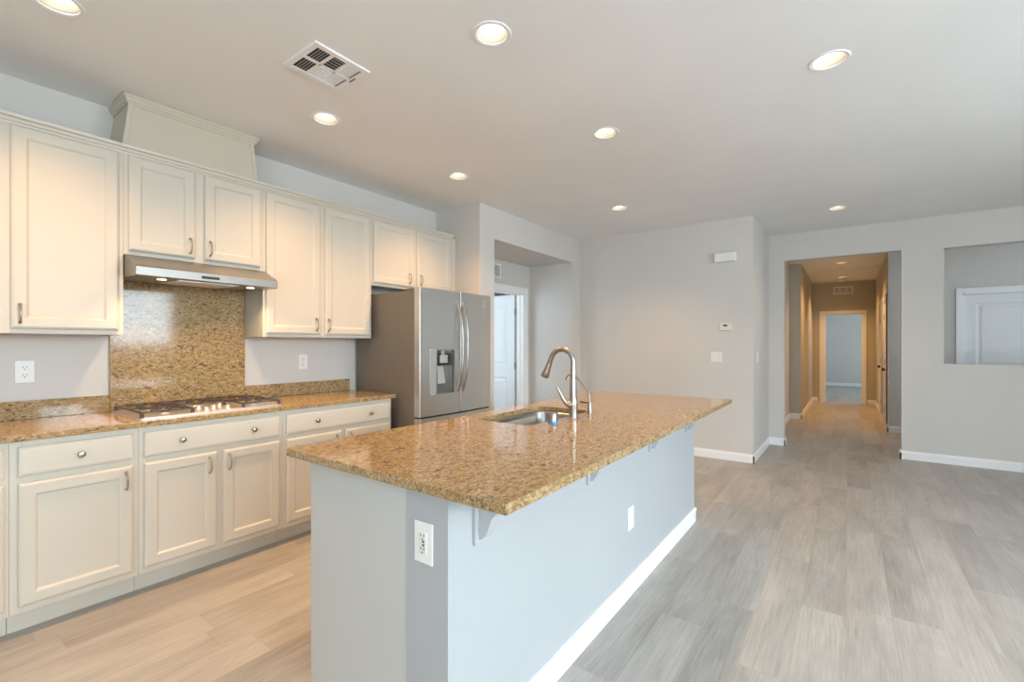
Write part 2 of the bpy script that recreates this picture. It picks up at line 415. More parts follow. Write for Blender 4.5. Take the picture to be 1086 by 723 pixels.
# door casings (flat moulding with a stepped edge) and jamb linings
def casing(name, axis, at, n, a0, a1, top, th, cw=.07, cwl=None, both=False, m=M_TRIM):
    bm = NB(); cwl = cwl or cw
    sides = [(at, n)]+([(at-n*th, -n)] if both else [])
    def B(p, q, r, s, u, v):
        lo, hi = sorted((u, v))
        if axis == 'X': bx(bm, lo, hi, p, q, r, s)
        else: bx(bm, p, q, lo, hi, r, s)
    for A, nn in sides:
        for d, e0, e1 in ((.012, 0, cw), (.018, .45*cw, cw)):
            B(a0-(e1 if e0 == 0 else cwl), a0-(e0 if e0 else -.0), 0, top+e0+1e-4 if e0 else top, A, A+nn*d)
            B(a1+e0, a1+cw, 0, top+e0+1e-4 if e0 else top, A, A+nn*d)
            B(a0-cwl, a1+cw, top+e0, top+cw, A, A+nn*d)
    for p, q, r, s in ((a0, a0+.018, 0, top), (a1-.018, a1, 0, top), (a0, a1, top-.018, top)):
        B(p, q, r, s, at, at-n*th)
    # door stop
    for p, q, r, s in ((a0+.018, a0+.03, 0, top-.018), (a1-.03, a1-.018, 0, top-.018), (a0+.018, a1-.018, top-.03, top-.018)):
        B(p, q, r, s, at-n*th*.45, at-n*th*.75)
    return struct(name, bm, m)
casing('trim_1', 'X', -3.696, 1, DP[0], DP[1], DP[3], .12, .075)
casing('trim_2', 'Y', YC, -1, D2[0], D2[1], D2[3], .12)
casing('trim_3', 'Y', 12.94, -1, ED[0], ED[1], ED[3], .12, .055, .085)
casing('trim_4', 'X', .487, -1, *HD[0][:2], HD[0][3], .12)
casing('trim_5', 'X', .487, -1, *HD[1][:2], HD[1][3], .12)

def panel_door(name, w, h, loc, rz, knob=True, knob_mat=M_BRONZE, hinges=True):
    """two-panel interior door; local X from the hinge, thickness along Y, origin at the hinge foot"""
    e = bpy.data.objects.new(name, None); COL.objects.link(e); e.location = loc; e.rotation_euler = (0, 0, rz); e['kind'] = 'structure'
    st, t = .115, .035; bm = NB()
    zs = [(0.01, .24), (.86, 1.02), (h-.12, h)]
    bx(bm, 0, st, 0, t, .01, h); bx(bm, w-st, w, 0, t, .01, h)
    for a, b in zs: bx(bm, st, w-st, 0, t, a, b)
    for a, b in ((.24, .86), (1.02, h-.12)):
        for side in (0, 1):
            L = []
            for ins, d in ((0, 0), (.022, .010), (.040, .010), (.062, .003)):
                y = d if side == 0 else t-d
                L.append([bm.verts.new((x, y, z)) for x, z in ((st+ins, a+ins), (w-st-ins, a+ins), (w-st-ins, b-ins), (st+ins, b-ins))])
            for p, q in zip(L, L[1:]):
                for k in range(4): bm.faces.new((p[k], p[(k+1) % 4], q[(k+1) % 4], q[k]))
            bm.faces.new(L[-1])
    obj('door_leaf', bm, M_DOOR, e, local=True)
    if knob:
        bm = NB()
        for s, y0 in ((-1, 0), (1, t)):
            lathe(bm, [(.030, 0), (.030, .006), (.012, .010), (.011, .035), (.024, .045), (.028, .058), (.022, .070), (.004, .073)] if s == -1 else
                      [(.030, -t), (.030, -t-.006), (.012, -t-.010), (.011, -t-.035), (.024, -t-.045), (.028, -t-.058), (.022, -t-.070), (.004, -t-.073)],
                  (w-.065, 0, .93), 20, 'Y')
        obj('door_knob', bm, knob_mat, e, smooth=True, local=True)
    if hinges:
        for z in (.22, 1.02, h-.24):
            bm = NB(); lathe(bm, [(.006, -.045), (.006, .045)], (-.004, -.004, z), 10); bx(bm, -.004, .0, 0, t, z-.045, z+.045)
            obj('hinge', bm, M_NICK, e, smooth=True, local=True)
    return e
panel_door('door_1', .80, 2.03, (-3.835, 5.328, 0), math.radians(184))          # opened into the side room
panel_door('door_2', .77, 2.022, (D2[0]+.02, YC+.035, 0), 0)
panel_door('door_3', .66, 2.022, (ED[0]+.024, 13.08, 0), math.radians(93), knob=False)
panel_door('door_4', .77, 2.022, (.487+.012, HD[0][1]-.02, 0), -PI/2)
panel_door('door_5', .77, 2.022, (.487+.012, HD[1][1]-.02, 0), -PI/2)

# windows (behind and beside the camera)
def window(n, axis, at, th, a0, a1, z0, z1, mull=1, sash=.05):
    e = bpy.data.objects.new('window_%d' % n, None); COL.objects.link(e); e['kind'] = 'structure'
    bm = NB(); m = at+th*.5; lo, hi = sorted((m-.03, m+.03))
    def B(p, q, r, s, l=lo, h=hi):
        if axis == 'X': bx(bm, l, h, p, q, r, s)
        else: bx(bm, p, q, l, h, r, s)
    B(a0, a0+sash, z0, z1); B(a1-sash, a1, z0, z1); B(a0+sash, a1-sash, z0, z0+sash); B(a0+sash, a1-sash, z1-sash, z1)
    for k in range(1, mull+1):
        c = a0+(a1-a0)*k/(mull+1); B(c-.03, c+.03, z0+sash, z1-sash)
    obj('window_frame', bm, M_TRIM, e, kind='structure')
    bm = NB()
    if axis == 'X': bx(bm, m-.004, m+.004, a0+sash, a1-sash, z0+sash, z1-sash)
    else: bx(bm, a0+sash, a1-sash, m-.004, m+.004, z0+sash, z1-sash)
    obj('pane', bm, M_GLASS, e, kind='structure')
window(1, 'X', XRT, .15, *WIN[0]); window(2, 'X', XRT, .15, *WIN[1])
window(3, 'Y', YBK, -.15, *SL, sash=.07)
window(4, 'X', XRT, .15, 7.3, 8.7, .9, 2.2); window(5, 'X', 2.2, .1, 14.4, 16.8, .8, 2.3); window(6, 'Y', 3.7, -.1, -5.7, -4.3, .8, 2.3)  # the side-room window is added so the open door leaf gets light

# ---------------------------------------------------------------- cabinets along the left wall
XBF = XL+.61                 # base face frame
XUF = XL+.287                # upper face frame
def shaker(bm, y0, y1, z0, z1, x):
    rings_face(bm, y0, y1, z0, z1, [(0, 0), (0, .012), (.004, .016), (.012, .0195), (.052, .0195), (.057, .017), (.062, .011), (.066, .010)], x)
def slab_front(bm, y0, y1, z0, z1, x):
    rings_face(bm, y0, y1, z0, z1, [(0, 0), (0, .012), (.004, .016), (.014, .0195), (.020, .0195)], x)
def pull(parent, x, y, z0, z1, sgn=1):
    bm = NB(); zc = (z0+z1)/2; hh = (z1-z0)/2
    pts = bez((x, y, z0), (x+sgn*.018, y, z0-.001), (x+sgn*.028, y, z0+.012), (x+sgn*.029, y, zc-.008), 10)
    pts += bez((x+sgn*.029, y, zc+.008), (x+sgn*.028, y, z1-.012), (x+sgn*.018, y, z1+.001), (x, y, z1), 10)
    tube(bm, pts, [.0055]*3+[.0042]*(len(pts)-6)+[.0055]*3, 10)
    for z in (z0, z1): lathe(bm, [(.008, 0), (.008, sgn*.003), (.005, sgn*.005)], (x, y, z), 12, 'X')
    return obj('pull_handle', bm, M_NICK, parent, smooth=True)
def knob(parent, x, y, z, sgn=1):
    bm = NB(); lathe(bm, [(.007, 0), (.0055, sgn*.012), (.013, sgn*.017), (.0155, sgn*.022), (.013, sgn*.027), (.005, sgn*.0295)], (x, y, z), 20, 'X')
    return obj('knob', bm, M_NICK, parent, smooth=True)
def base_cab(y0, y1, doors, drawers, label):
    t = thing('base_cabinet', label, 'cabinet', (XBF, (y0+y1)/2, 0))
    bm = NB(); bx(bm, XL+.002, XBF-.02, y0+.001, y1-.001, .105, .882)
    # face frame
    for a, b in ((y0+.0005, y0+.038), (y1-.038, y1-.0005)): bx(bm, XBF-.0201, XBF, a, b, .105, .882)
    for z0, z1 in ((.105, .15), (.69, .755), (.85, .882)): bx(bm, XBF-.0201, XBF, y0+.038, y1-.038, z0, z1)
    if len(doors) == 2: c = (doors[0][1]+doors[1][0])/2; bx(bm, XBF-.0201, XBF, c-.03, c+.03, .15, .69)
    obj('carcass', bm, M_CAB, t, .001)
    bm = NB(); bx(bm, XL+.01, XBF-.072, y0+.001, y1-.001, 0, .105); obj('toe_kick', bm, M_CAB, t)
    for a, b, kn in drawers:
        bm = NB(); slab_front(bm, a, b, .722, .857, XBF); d = obj('drawer', bm, M_CAB, t, smooth=False)
        for k in kn: knob(d, XBF+.0195, k, .790)
    for a, b, hy in doors:
        bm = NB(); shaker(bm, a, b, .136, .692, XBF); d = obj('door', bm, M_CAB, t)
        pull(d, XBF+.0195, hy, .575, .662)
    return t
base_cab(-.60, .333, [(-.565, -.14, -.175), (-.105, .318, -.07)], [(-.565, .318, (-.35, .10))], 'cream base cabinet at the extreme left, only its edge showing')
base_cab(.333, .797, [(.360, .772, .742)], [(.360, .772, (.568,))], 'cream base cabinet with one wide door and one knobbed drawer')
base_cab(.797, 1.562, [(.819, 1.166, 1.125), (1.199, 1.538, 1.231)], [(.819, 1.540, (.988, 1.370))], 'cream two-door base cabinet directly below the gas cooktop')
base_cab(1.562, 2.456, [(1.583, 1.992, 1.952), (2.025, 2.436, 2.066)], [(1.583, 2.436, (1.795, 2.240))], 'cream two-door base cabinet beside the refrigerator')

def wall_cab(y0, y1, z0, z1, doors, label, hz, side=False):
    t = thing('wall_cabinet', label, 'cabinet', (XUF, (y0+y1)/2, z0))
    bm = NB(); bx(bm, XL+.002, XUF-.02, y0+.001, y1-.001, z0+.012, z1)
    for a, b in ((y0+.0005, y0+.038), (y1-.038, y1-.0005)): bx(bm, XUF-.0201, XUF, a, b, z0, z1)
    for p, q in ((z0, z0+.04), (z1-.05, z1)): bx(bm, XUF-.0201, XUF, y0+.038, y1-.038, p, q)
    for a in (y0+.001, y1-.017): bx(bm, XL+.002, XUF-.02, a, a+.016, z0, z0+.0121)
    if len(doors) == 2: c = (doors[0][1]+doors[1][0])/2; bx(bm, XUF-.0201, XUF, c-.03, c+.03, z0+.04, z1-.05)
    obj('carcass', bm, M_CAB, t, .001)
    for a, b, hy in doors:
        bm = NB(); shaker(bm, a, b, z0+.024, z1-.022, XUF); d = obj('door', bm, M_CAB, t)
        pull(d, XUF+.0195, hy, hz, hz+.09)
    return t
ZU1 = 2.43
wall_cab(-.60, .338, 1.375, ZU1, [(-.565, -.15, -.19), (-.11, .318, -.07)], 'cream wall cabinet at the extreme left, only its edge showing', 1.43)
wall_cab(.338, .813, 1.375, ZU1, [(.373, .790, .404)], 'tall cream wall cabinet with a single wide door, left of the range hood', 1.43)
wall_cab(.813, 1.588, 1.838, ZU1, [(.834, 1.168, 1.138), (1.221, 1.568, 1.249)], 'short cream two-door wall cabinet above the steel range hood', 1.892)
wall_cab(1.588, 2.505, 1.375, ZU1, [(1.607, 2.022, 1.983), (2.063, 2.484, 2.086)], 'tall cream two-door wall cabinet between range hood and refrigerator', 1.43)
wall_cab(2.505, 3.500, 1.838, ZU1, [(2.522, 2.990, 2.922), (3.020, 3.478, 3.062)], 'short cream two-door wall cabinet above the refrigerator', 1.895)
bm = NB(); bx(bm, XL+.002, XUF, 3.502, YP-.002, 1.838, ZU1); tag(obj('filler_strip', bm, M_CAB, origin=(XUF, 3.53, 1.84)), 'narrow cream filler strip between last wall cabinet and side wall', 'filler')

def crown_prof(x, z, s=1.0):
    return [(x, z), (x+.004*s, z), (x+.006*s, z+.010*s), (x+.014*s, z+.013*s), (x+.018*s, z+.026*s), (x+.030*s, z+.032*s), (x+.032*s, z+.046*s), (x, z+.046*s)]
bm = NB(); prism(bm, crown_prof(XUF+.001, 2.412), 'Y', -.6, 3.512)
tag(obj('crown_moulding', bm, M_CAB, origin=(XUF, 1.4, 2.42)), 'thin stepped cream crown moulding running along the top of the wall cabinets', 'moulding')

# tapered cover over the hood cabinet reaching the ceiling
t = thing('hood_cover', 'tapered ivory cover box between the hood cabinet and the ceiling', 'hood cover', (XUF, 1.19, 2.445))
bm = NB()
y0, y1, tp, zb, zt, xf, xb = .805, 1.560, .034, ZU1+.0005, 2.725, XUF-.008, XL+.003
vb = [(xb, y0, zb), (xf, y0, zb), (xf, y1, zb), (xb, y1, zb)]; vt = [(xb, y0+tp, zt), (xf, y0+tp, zt), (xf, y1-tp, zt), (xb, y1-tp, zt)]
vs = [bm.verts.new(v) for v in vb+vt]
for f in ((0,3,2,1), (4,5,6,7), (0,1,5,4), (1,2,6,5), (2,3,7,6), (3,0,4,7)): bm.faces.new([vs[i] for i in f])
obj('box', bm, M_COVER, t)
for s in (0, 1):          # slender stiles on the front edges
    bm = NB(); yb_, yt_ = (y0, y0+tp) if s == 0 else (y1-.022, y1-tp-.022)
    q = [(xf, yb_, zb), (xf, yb_+.022, zb), (xf, yt_+.022, zt), (xf, yt_, zt)]
    A = [bm.verts.new(v) for v in q]; B = [bm.verts.new((v[0]+.006, v[1], v[2])) for v in q]
    for i in range(4): bm.faces.new((A[i], A[(i+1) % 4], B[(i+1) % 4], B[i]))
    bm.faces.new(A[::-1]); bm.faces.new(B); obj('front_stile', bm, M_COVER, t, .001)
bm = NB()          # crown round three sides
prof = [(0, 2.708), (.005, 2.708), (.007, 2.718), (.014, 2.724), (.020, 2.738), (.026, 2.743), (.027, H-.002), (0, H-.002)]
ring = []
for d, z in prof:
    a, b = y0+tp-.002-d, y1-tp+.002+d; x = xf+.002+d
    ring.append([bm.verts.new(v) for v in ((xb, a, z), (x, a, z), (x, b, z), (xb, b, z))])
for p, q in zip(ring, ring[1:]):
    for k in range(3): bm.faces.new((p[k], p[k+1], q[k+1], q[k]))
bm.faces.new(ring[-1]); bm.faces.new(ring[0][::-1])
obj('cover_crown', bm, M_COVER, t)

# ---------------------------------------------------------------- granite on the left run
XCF = -2.996
bm = NB(); bx(bm, XL+.002, XCF, -.6, 2.487, .884, .914)
tag(obj('granite_countertop', bm, M_GRAN, bevel=.003, origin=(XCF, .95, .884)), 'long speckled granite countertop on the cream base cabinets', 'countertop')
def splash(y0, y1, z1, label):
    bm = NB(); bx(bm, XL+.001, XL+.021, y0, y1, .9145, z1)
    return tag(obj('granite_backsplash', bm, M_GRAN, bevel=.0015, origin=(XL+.02, (y0+y1)/2, .915)), label, 'backsplash')
splash(-.6, .8125, 1.014, 'low granite backsplash strip left of the cooktop, below the outlet')
splash(.814, 1.5865, 1.80, 'tall granite panel on the wall between cooktop and range hood')
splash(1.588, 2.475, 1.014, 'low granite backsplash strip between tall granite panel and refrigerator')

# ---------------------------------------------------------------- range hood
t = thing('range_hood', 'slim stainless steel range hood under the short wall cabinet', 'range hood', (XL+.02, 1.2, 1.70))
bm = NB(); XH = -3.13
prism(bm, [(XL+.022, 1.714), (XL+.022, 1.836), (XUF+.022, 1.836), (XH-.018, 1.762), (XH, 1.748), (XH, 1.704), (XH-.006, 1.701)], 'Y', .816, 1.586)
obj('canopy', bm, M_STEEL, t)
bm = NB(); bx(bm, XH, XH+.0025, 1.13, 1.228, 1.716, 1.732); obj('control_strip', bm, M_BLACK, t, .001)
for k in range(5):
    bm = NB(); cbx(bm, (XH+.0035, 1.143+k*.018, 1.724), (.002, .010, .006)); obj('button', bm, M_SLOT, t)
def uz(x): return 1.701+.013*(XH-.006-x)/.473
bm = NB(); prism(bm, [(-3.52, uz(-3.52)-.0005), (-3.52, uz(-3.52)-.004), (-3.20, uz(-3.20)-.004), (-3.20, uz(-3.20)-.0005)], 'Y', 1.03, 1.37)
for k in range(14): x = -3.51+k*.0225; prism(bm, [(x, uz(x)-.004), (x, uz(x)-.006), (x+.007, uz(x)-.006), (x+.007, uz(x)-.004)], 'Y', 1.035, 1.365)
obj('grease_filter', bm, M_TRAY, t)
for y in (.955, 1.445):
    bm = NB(); lathe(bm, [(.032, 1.7035), (.032, 1.698), (.026, 1.697)], (-3.21, y, 0), 24); r = obj('lamp_ring', bm, M_NICK, t, smooth=True)
    bm = NB(); lathe(bm, [(.024, 1.6969), (.022, 1.6945), (.004, 1.693)], (-3.21, y, 0), 24); obj('lamp_lens', bm, M_LAMP, r)
    a = area('hood_lamp', (-3.21, y, 1.690), (0, 0, 0), .045, .045, 1.8, (1, .68, .36), 'DISK', math.radians(130)); a.parent = r; a.location = Vector((-3.21, y, 1.690))-t.location

# ---------------------------------------------------------------- gas cooktop
t = thing('gas_cooktop', 'stainless gas cooktop with dark cast iron grates set in the granite', 'cooktop', (-3.29, 1.19, .9142))
CX0, CX1, CY0, CY1 = -3.55, -3.035, .812, 1.570
def rrect(x0, x1, y0, y1, r, n=6, bulge=0):
    o = []
    for cx, cy, a in ((x1-r, y0+r, -PI/2), (x1-r, y1-r, 0), (x0+r, y1-r, PI/2), (x0+r, y0+r, PI)):
        for k in range(n+1): o.append((cx+r*math.cos(a+k*PI/2/n), cy+r*math.sin(a+k*PI/2/n)))
    return o
def rbox(bm, x0, x1, y0, y1, z0, z1, r, n=6):
    prism(bm, rrect(x0, x1, y0, y1, r, n), 'Z', z0, z1)
bm = NB(); rbox(bm, CX0, CX1, CY0-.012, CY1+.012, .9142, .922, .03); rbox(bm, CX0+.012, CX1-.012, CY0, CY1, .9221, .927, .03)
obj('tray', bm, M_TRAY, t, .0015)
def grate(y0, y1, x0, x1, burners):
    bm = NB(); z0, z1 = .949, .957; w = .009
    for x in (x0, x1-w): bx(bm, x, x+w, y0, y1, z0, z1)
    for y in (y0, y1-w): bx(bm, x0+w, x1-w, y, y+w, z0, z1)
    if x1-x0 > .3: xm = (x0+x1)/2; bx(bm, xm-w/2, xm+w/2, y0+w, y1-w, z0, z1)
    for (bxc, byc) in burners:
        for k in range(8):
            a = PI/4*k; L = min((y1-y0)/2-w, .115); c, s = math.cos(a), math.sin(a)
            if abs(c) > .5 and abs(s) > .5: L *= 1.1
            p, q = Vector((bxc+c*.03, byc+s*.03, z0+.006)), Vector((bxc+c*L, byc+s*L, z0+.006))
            q.x = max(min(q.x, x1-w/2), x0+w/2); q.y = max(min(q.y, y1-w/2), y0+w/2)
            d = Vector((-s, c, 0))*.0035
            A = [bm.verts.new(v) for v in (p-d, p+d, q+d, q-d)]; B = [bm.verts.new(v.co+Vector((0, 0, .0075))) for v in A]
            for i in range(4): bm.faces.new((A[i], A[(i+1) % 4], B[(i+1) % 4], B[i]))
            bm.faces.new(A[::-1]); bm.faces.new(B)
    for x in (x0+.006, x1-.006):
        for y in (y0+.006, y1-.006): lathe(bm, [(.010, .927), (.009, .935), (.0085, z0+.002)], (x, y, 0), 10)
    obj('grate', bm, M_IRON, t)
def burner(x, y, r):
    bm = NB(); lathe(bm, [(r*1.5, .927), (r*1.45, .930), (r*1.05, .931), (r, .935), (r*.9, .9354)], (x, y, 0), 28); b = obj('burner', bm, M_TRAY, t, smooth=True)
    bm = NB(); lathe(bm, [(r*.92, .9355), (r*.95, .940), (r*.8, .9425), (.002, .943)], (x, y, 0), 28); obj('burner_cap', bm, M_IRON, b, smooth=True)
BL = [(-3.17, .955, .030), (-3.41, .955, .026), (-3.17, 1.445, .026), (-3.41, 1.445, .034), (-3.40, 1.20, .034)]
grate(.817, 1.065, CX0+.02, CX1-.018, [(-3.17, .955), (-3.41, .955)])
grate(1.330, 1.566, CX0+.02, CX1-.018, [(-3.17, 1.445), (-3.41, 1.445)])
grate(1.078, 1.322, CX0+.02, -3.285, [(-3.40, 1.20)])
for b in BL: burner(*b)
for x, y in ((-3.085, 1.140), (-3.085, 1.255), (-3.145, 1.198), (-3.205, 1.140), (-3.205, 1.255)):
    bm = NB(); lathe(bm, [(.021, .927), (.021, .930), (.017, .932), (.0165, .945), (.014, .947)], (x, y, 0), 24); cbx(bm, (x, y, .950), (.032, .006, .008))
    obj('control_knob', bm, M_TRAY, t, smooth=True)

# ---------------------------------------------------------------- refrigerator
FY0, FY1, FXD, FXF = 2.535, 3.437, -2.835, -2.748
t = thing('refrigerator', 'stainless steel french door refrigerator with water dispenser', 'refrigerator', ((XL+FXF)/2, 2.985, 0))
bm = NB(); bx(bm, XL+.03, FXD, FY0+.004, FY1-.004, .06, 1.762); obj('case', bm, M_SIDE, t, .004)
bm = NB(); bx(bm, XL+.06, FXD-.01, FY0+.02, FY1-.02, .0, .0601); bx(bm, FXD-.01, FXD+.045, FY0+.02, FY1-.02, .012, .052); obj('base_grille', bm, M_BLACK, t)
for y in (FY0+.006, FY1-.10):
    bm = NB(); bx(bm, FXD-.10, FXD+.05, y, y+.094, 1.7621, 1.782); obj('hinge_cover', bm, M_SIDE, t, .004)
def conv(y, z=None):      # gently bowed front
    u = (y-FY0)/(FY1-FY0)*2-1; return FXF-.016*u*u
DISP = (2.638, 2.918, .905, 1.283)       # whole bezel
CAV = (2.712, 2.910, .915, 1.275)        # cavity
def fdoor(y0, y1, z0, z1, hole=None, name='door'):
    bm = NB(); xb = FXD+.006; ys = sorted({y0, y0+.003, y1-.003, y1, *[y0+(y1-y0)*k/14 for k in range(15)], *((hole[0], hole[1]) if hole else ())})
    zs = sorted({z0, z1, *((hole[2], hole[3]) if hole else ())})
    def fx(y):
        x = conv(y)
        e = min(y-y0, y1-y)
        return x-(.003 if e < .001 else 0)
    g = {(y, z): bm.verts.new((fx(y), y, z)) for y in ys for z in zs}
    bk = {(y, z): bm.verts.new((xb, y, z)) for y in (y0, y1) for z in (z0, z1)}
    for a, b in zip(ys, ys[1:]):
        for c, d in zip(zs, zs[1:]):
            if hole and hole[0]-1e-6 <= a and b <= hole[1]+1e-6 and hole[2]-1e-6 <= c and d <= hole[3]+1e-6: continue
            bm.faces.new((g[a, c], g[b, c], g[b, d], g[a, d]))
    for zz in (z0, z1): bm.faces.new([g[y, zz] for y in ys]+[bk[y1, zz], bk[y0, zz]])
    for yy in (y0, y1): bm.faces.new([g[yy, z] for z in zs]+[bk[yy, z1], bk[yy, z0]])
    bm.faces.new([bk[y0, z0], bk[y1, z0], bk[y1, z1], bk[y0, z1]])
    if hole:      # cavity walls
        a, b, c, d = hole; dp = FXD+.022
        q = {}
        for y in (a, b):
            for z in (c, d): q[y, z] = bm.verts.new((dp, y, z))
        yh = [y for y in ys if a-1e-6 <= y <= b+1e-6]
        for zz in (c, d): bm.faces.new([g[y, zz] for y in yh]+[q[b, zz], q[a, zz]])
        for yy in (a, b): bm.faces.new([g[yy, c], g[yy, d], q[yy, d], q[yy, c]])
        bm.faces.new([q[a, c], q[b, c], q[b, d], q[a, d]])
    o = obj(name, bm, M_STEELD, t, smooth=True); return o
YM = 2.995
dl = fdoor(FY0, YM-.0035, .735, 1.782, CAV, 'left_door'); dr = fdoor(YM+.0035, FY1, .735, 1.782, None, 'right_door')
dz = fdoor(FY0, FY1, .075, .722, None, 'freezer_drawer')
bm = NB(); bx(bm, FXD+.0005, FXF-.012, YM-.0033, YM+.0033, .74, 1.775); bx(bm, FXD+.0005, FXF-.03, FY0+.01, FY1-.01, .7225, .7345); obj('door_gasket', bm, M_BLACK, t)
# dispenser: control strip, nozzle block, paddle, tray
bm = NB(); bx(bm, conv(2.66)-.004, conv(2.66)+.003, DISP[0], CAV[0]-.002, DISP[2], DISP[3]); obj('dispenser_controls', bm, mat('pale_grey_panel', (.42, .45, .45), .3, .3), dl, .002)
bm = NB()
for a in ((CAV[0]-.004, CAV[0], CAV[2], CAV[3]), (CAV[1], CAV[1]+.004, CAV[2], CAV[3]), (CAV[0]-.004, CAV[1]+.004, CAV[3], CAV[3]+.004), (CAV[0]-.004, CAV[1]+.004, CAV[2]-.004, CAV[2])):
    bx(bm, conv(2.8)-.006, conv(2.8)+.003, *a)
obj('dispenser_frame', bm, M_CHROME, dl)
bm = NB(); bx(bm, FXD+.0225, FXD+.028, CAV[0]+.004, CAV[1]-.004, CAV[2]+.004, CAV[3]-.004); obj('dispenser_back', bm, mat('dispenser_grey', (.20, .19, .17), .35, .5), dl)
bm = NB(); bx(bm, FXD+.03, FXF-.018, CAV[0]+.055, CAV[1]-.055, 1.165, 1.235); bx(bm, FXD+.03, FXF-.03, CAV[0]+.08, CAV[1]-.08, 1.2351, 1.27); M_DISP = mat('dispenser_silver', (.50, .49, .46), .35, .2)
obj('dispenser_nozzle', bm, M_DISP, dl, .004)
bm = NB(); bx(bm, FXD+.03, FXD+.055, CAV[0]+.004, CAV[1]-.004, 1.145, 1.25); obj('dispenser_shroud', bm, M_BLACK, dl)
bm = NB()
v = [bm.verts.new(p) for p in ((FXD+.035, 2.765, 1.14), (FXD+.035, 2.835, 1.14), (FXD+.052, 2.845, .99), (FXD+.052, 2.755, .99), (FXD+.029, 2.765, 1.14), (FXD+.029, 2.835, 1.14), (FXD+.046, 2.845, .99), (FXD+.046, 2.755, .99))]
for f in ((0,1,2,3), (7,6,5,4), (0,4,5,1), (1,5,6,2), (2,6,7,3), (3,7,4,0)): bm.faces.new([v[i] for i in f])
obj('dispenser_paddle', bm, M_DISP, dl, .002)
bm = NB(); bx(bm, FXD+.03, FXF-.012, CAV[0]+.003, CAV[1]-.003, CAV[2]+.001, CAV[2]+.012); obj('drip_tray', bm, M_STEEL, dl, .002)
def bow(parent, y, z0, z1, x, dpt=.062, r=.011):
    bm = NB(); zc = (z0+z1)/2; hz = (z1-z0)/2; pts = []
    for k in range(25):
        u = -1+2*k/24; pts.append((x-.004+dpt*(1-abs(u)**2.6), y, zc+hz*u))
    tube(bm, pts, [r*.9+.003*abs(-1+2*k/24) for k in range(25)], 12)
    return obj('handle', bm, M_CHROME, parent, smooth=True)
bow(dl, YM-.032, .915, 1.695, conv(YM-.03)); bow(dr, YM+.032, .915, 1.695, conv(YM+.03))
bm = NB(); pts = []
for k in range(25):
    u = -1+2*k/24; pts.append((FXF-.010+.06*(1-abs(u)**4), 2.986+u*.40, .655))
tube(bm, pts, .011, 12); obj('handle', bm, M_CHROME, dz, smooth=True)
# maker's mark on the right door: a small line above and below a round emblem
xm = conv(3.325)+.0008
bm = NB()
lathe(bm, [(.019, 0), (.019, .0012), (.0155, .0012), (.0155, 0)], (xm, 3.328, 1.685), 28, 'X', closed=True)
cbx(bm, (xm, 3.332, 1.683), (.0014, .003, .016)); cbx(bm, (xm, 3.336, 1.676), (.0014, .010, .003)); cbx(bm, (xm, 3.321, 1.688), (.0014, .004, .004))
obj('round_emblem', bm, M_PLATE, dr)
def lettering(body, parent, loc, size, m, rot=(PI/2, 0, PI/2), name='lettering'):
    cu = bpy.data.curves.new(name, 'FONT'); cu.body = body; cu.size = size; cu.extrude = .0006; cu.align_x = 'CENTER'
    o = bpy.data.objects.new(name, cu); COL.objects.link(o)
    dg = bpy.context.evaluated_depsgraph_get(); me = bpy.data.meshes.new_from_object(o.evaluated_get(dg)); bpy.data.objects.remove(o)
    q = bpy.data.objects.new(name, me); COL.objects.link(q); me.materials.clear(); me.materials.append(m); q.parent = parent
    q.location = Vector(loc)-root_loc(parent); q.rotation_euler = rot; return q
lettering('LG', dr, (xm, 3.328, 1.717), .026, M_PLATE)
bm = NB(); bx(bm, xm-.001, xm+.001, 3.308, 3.348, 1.622, 1.629); obj('small_plate', bm, M_ALM, dr)

# ---------------------------------------------------------------- island
IX0, IX1, IY0, IY1 = -1.772, -.699, .931, 3.732
KX0, KX1, BY0, BY1 = -1.115, -.935, .966, 3.602
t = thing('kitchen_island', 'long pale painted kitchen island with overhanging granite top', 'island', (-1.3, 2.28, 0))
bm = NB(); bx(bm, KX0, KX1, BY0, BY1, 0, .883); obj('knee_wall', bm, paint('island_wall_paint', (.43, .44, .45), .5), t)
M_PAN = paint('island_panel_paint', (.56, .555, .53), .4, .04)
bm = NB(); bx(bm, -1.663, KX0-.0005, BY0+.004, BY0+.024, 0, .883); obj('end_panel', bm, M_PAN, t)
bm = NB(); bx(bm, -1.663, KX0-.0005, BY1-.024, BY1-.004, 0, .883); obj('end_panel', bm, M_PAN, t)
bm = NB(); SKX0, SKX1, SKY0, SKY1 = -1.655, -1.28, 1.905, 2.58
bx(bm, -1.645, KX0-.001, BY0+.025, SKY0-.05, .105, .883); bx(bm, -1.645, KX0-.001, SKY1+.05, BY1-.025, .105, .883); bx(bm, -1.645, KX0-.001, SKY0-.0499, SKY1+.0499, .105, .62)
obj('carcass', bm, M_CAB, t)
bm = NB(); bx(bm, -1.585, KX0-.002, BY0+.026, BY1-.026, 0, .1049); obj('toe_kick', bm, M_CAB, t)
def flipdoor(y0, y1, z0, z1, drawer=False):
    bm = NB(); (slab_front if drawer else shaker)(bm, y0, y1, z0, z1, 0)
    for v in bm.verts: v.co.x = -1.6455-v.co.x
    return obj('drawer' if drawer else 'door', bm, M_CAB, t)
w = (BY1-BY0-.06)/5
for k in range(5):
    a = BY0+.03+k*w; d = flipdoor(a+.01, a+w-.01, .136, .692); pull(d, -1.665, a+w-.05, .575, .662, -1)
    d = flipdoor(a+.01, a+w-.01, .722, .857, True); knob(d, -1.665, a+w/2, .79, -1)
base('baseboard', [(KX1, BY0-.014, KX1, BY1+.014, 1, 0), (KX0, BY1, KX1+.014, BY1, 0, 1)], parent=t)
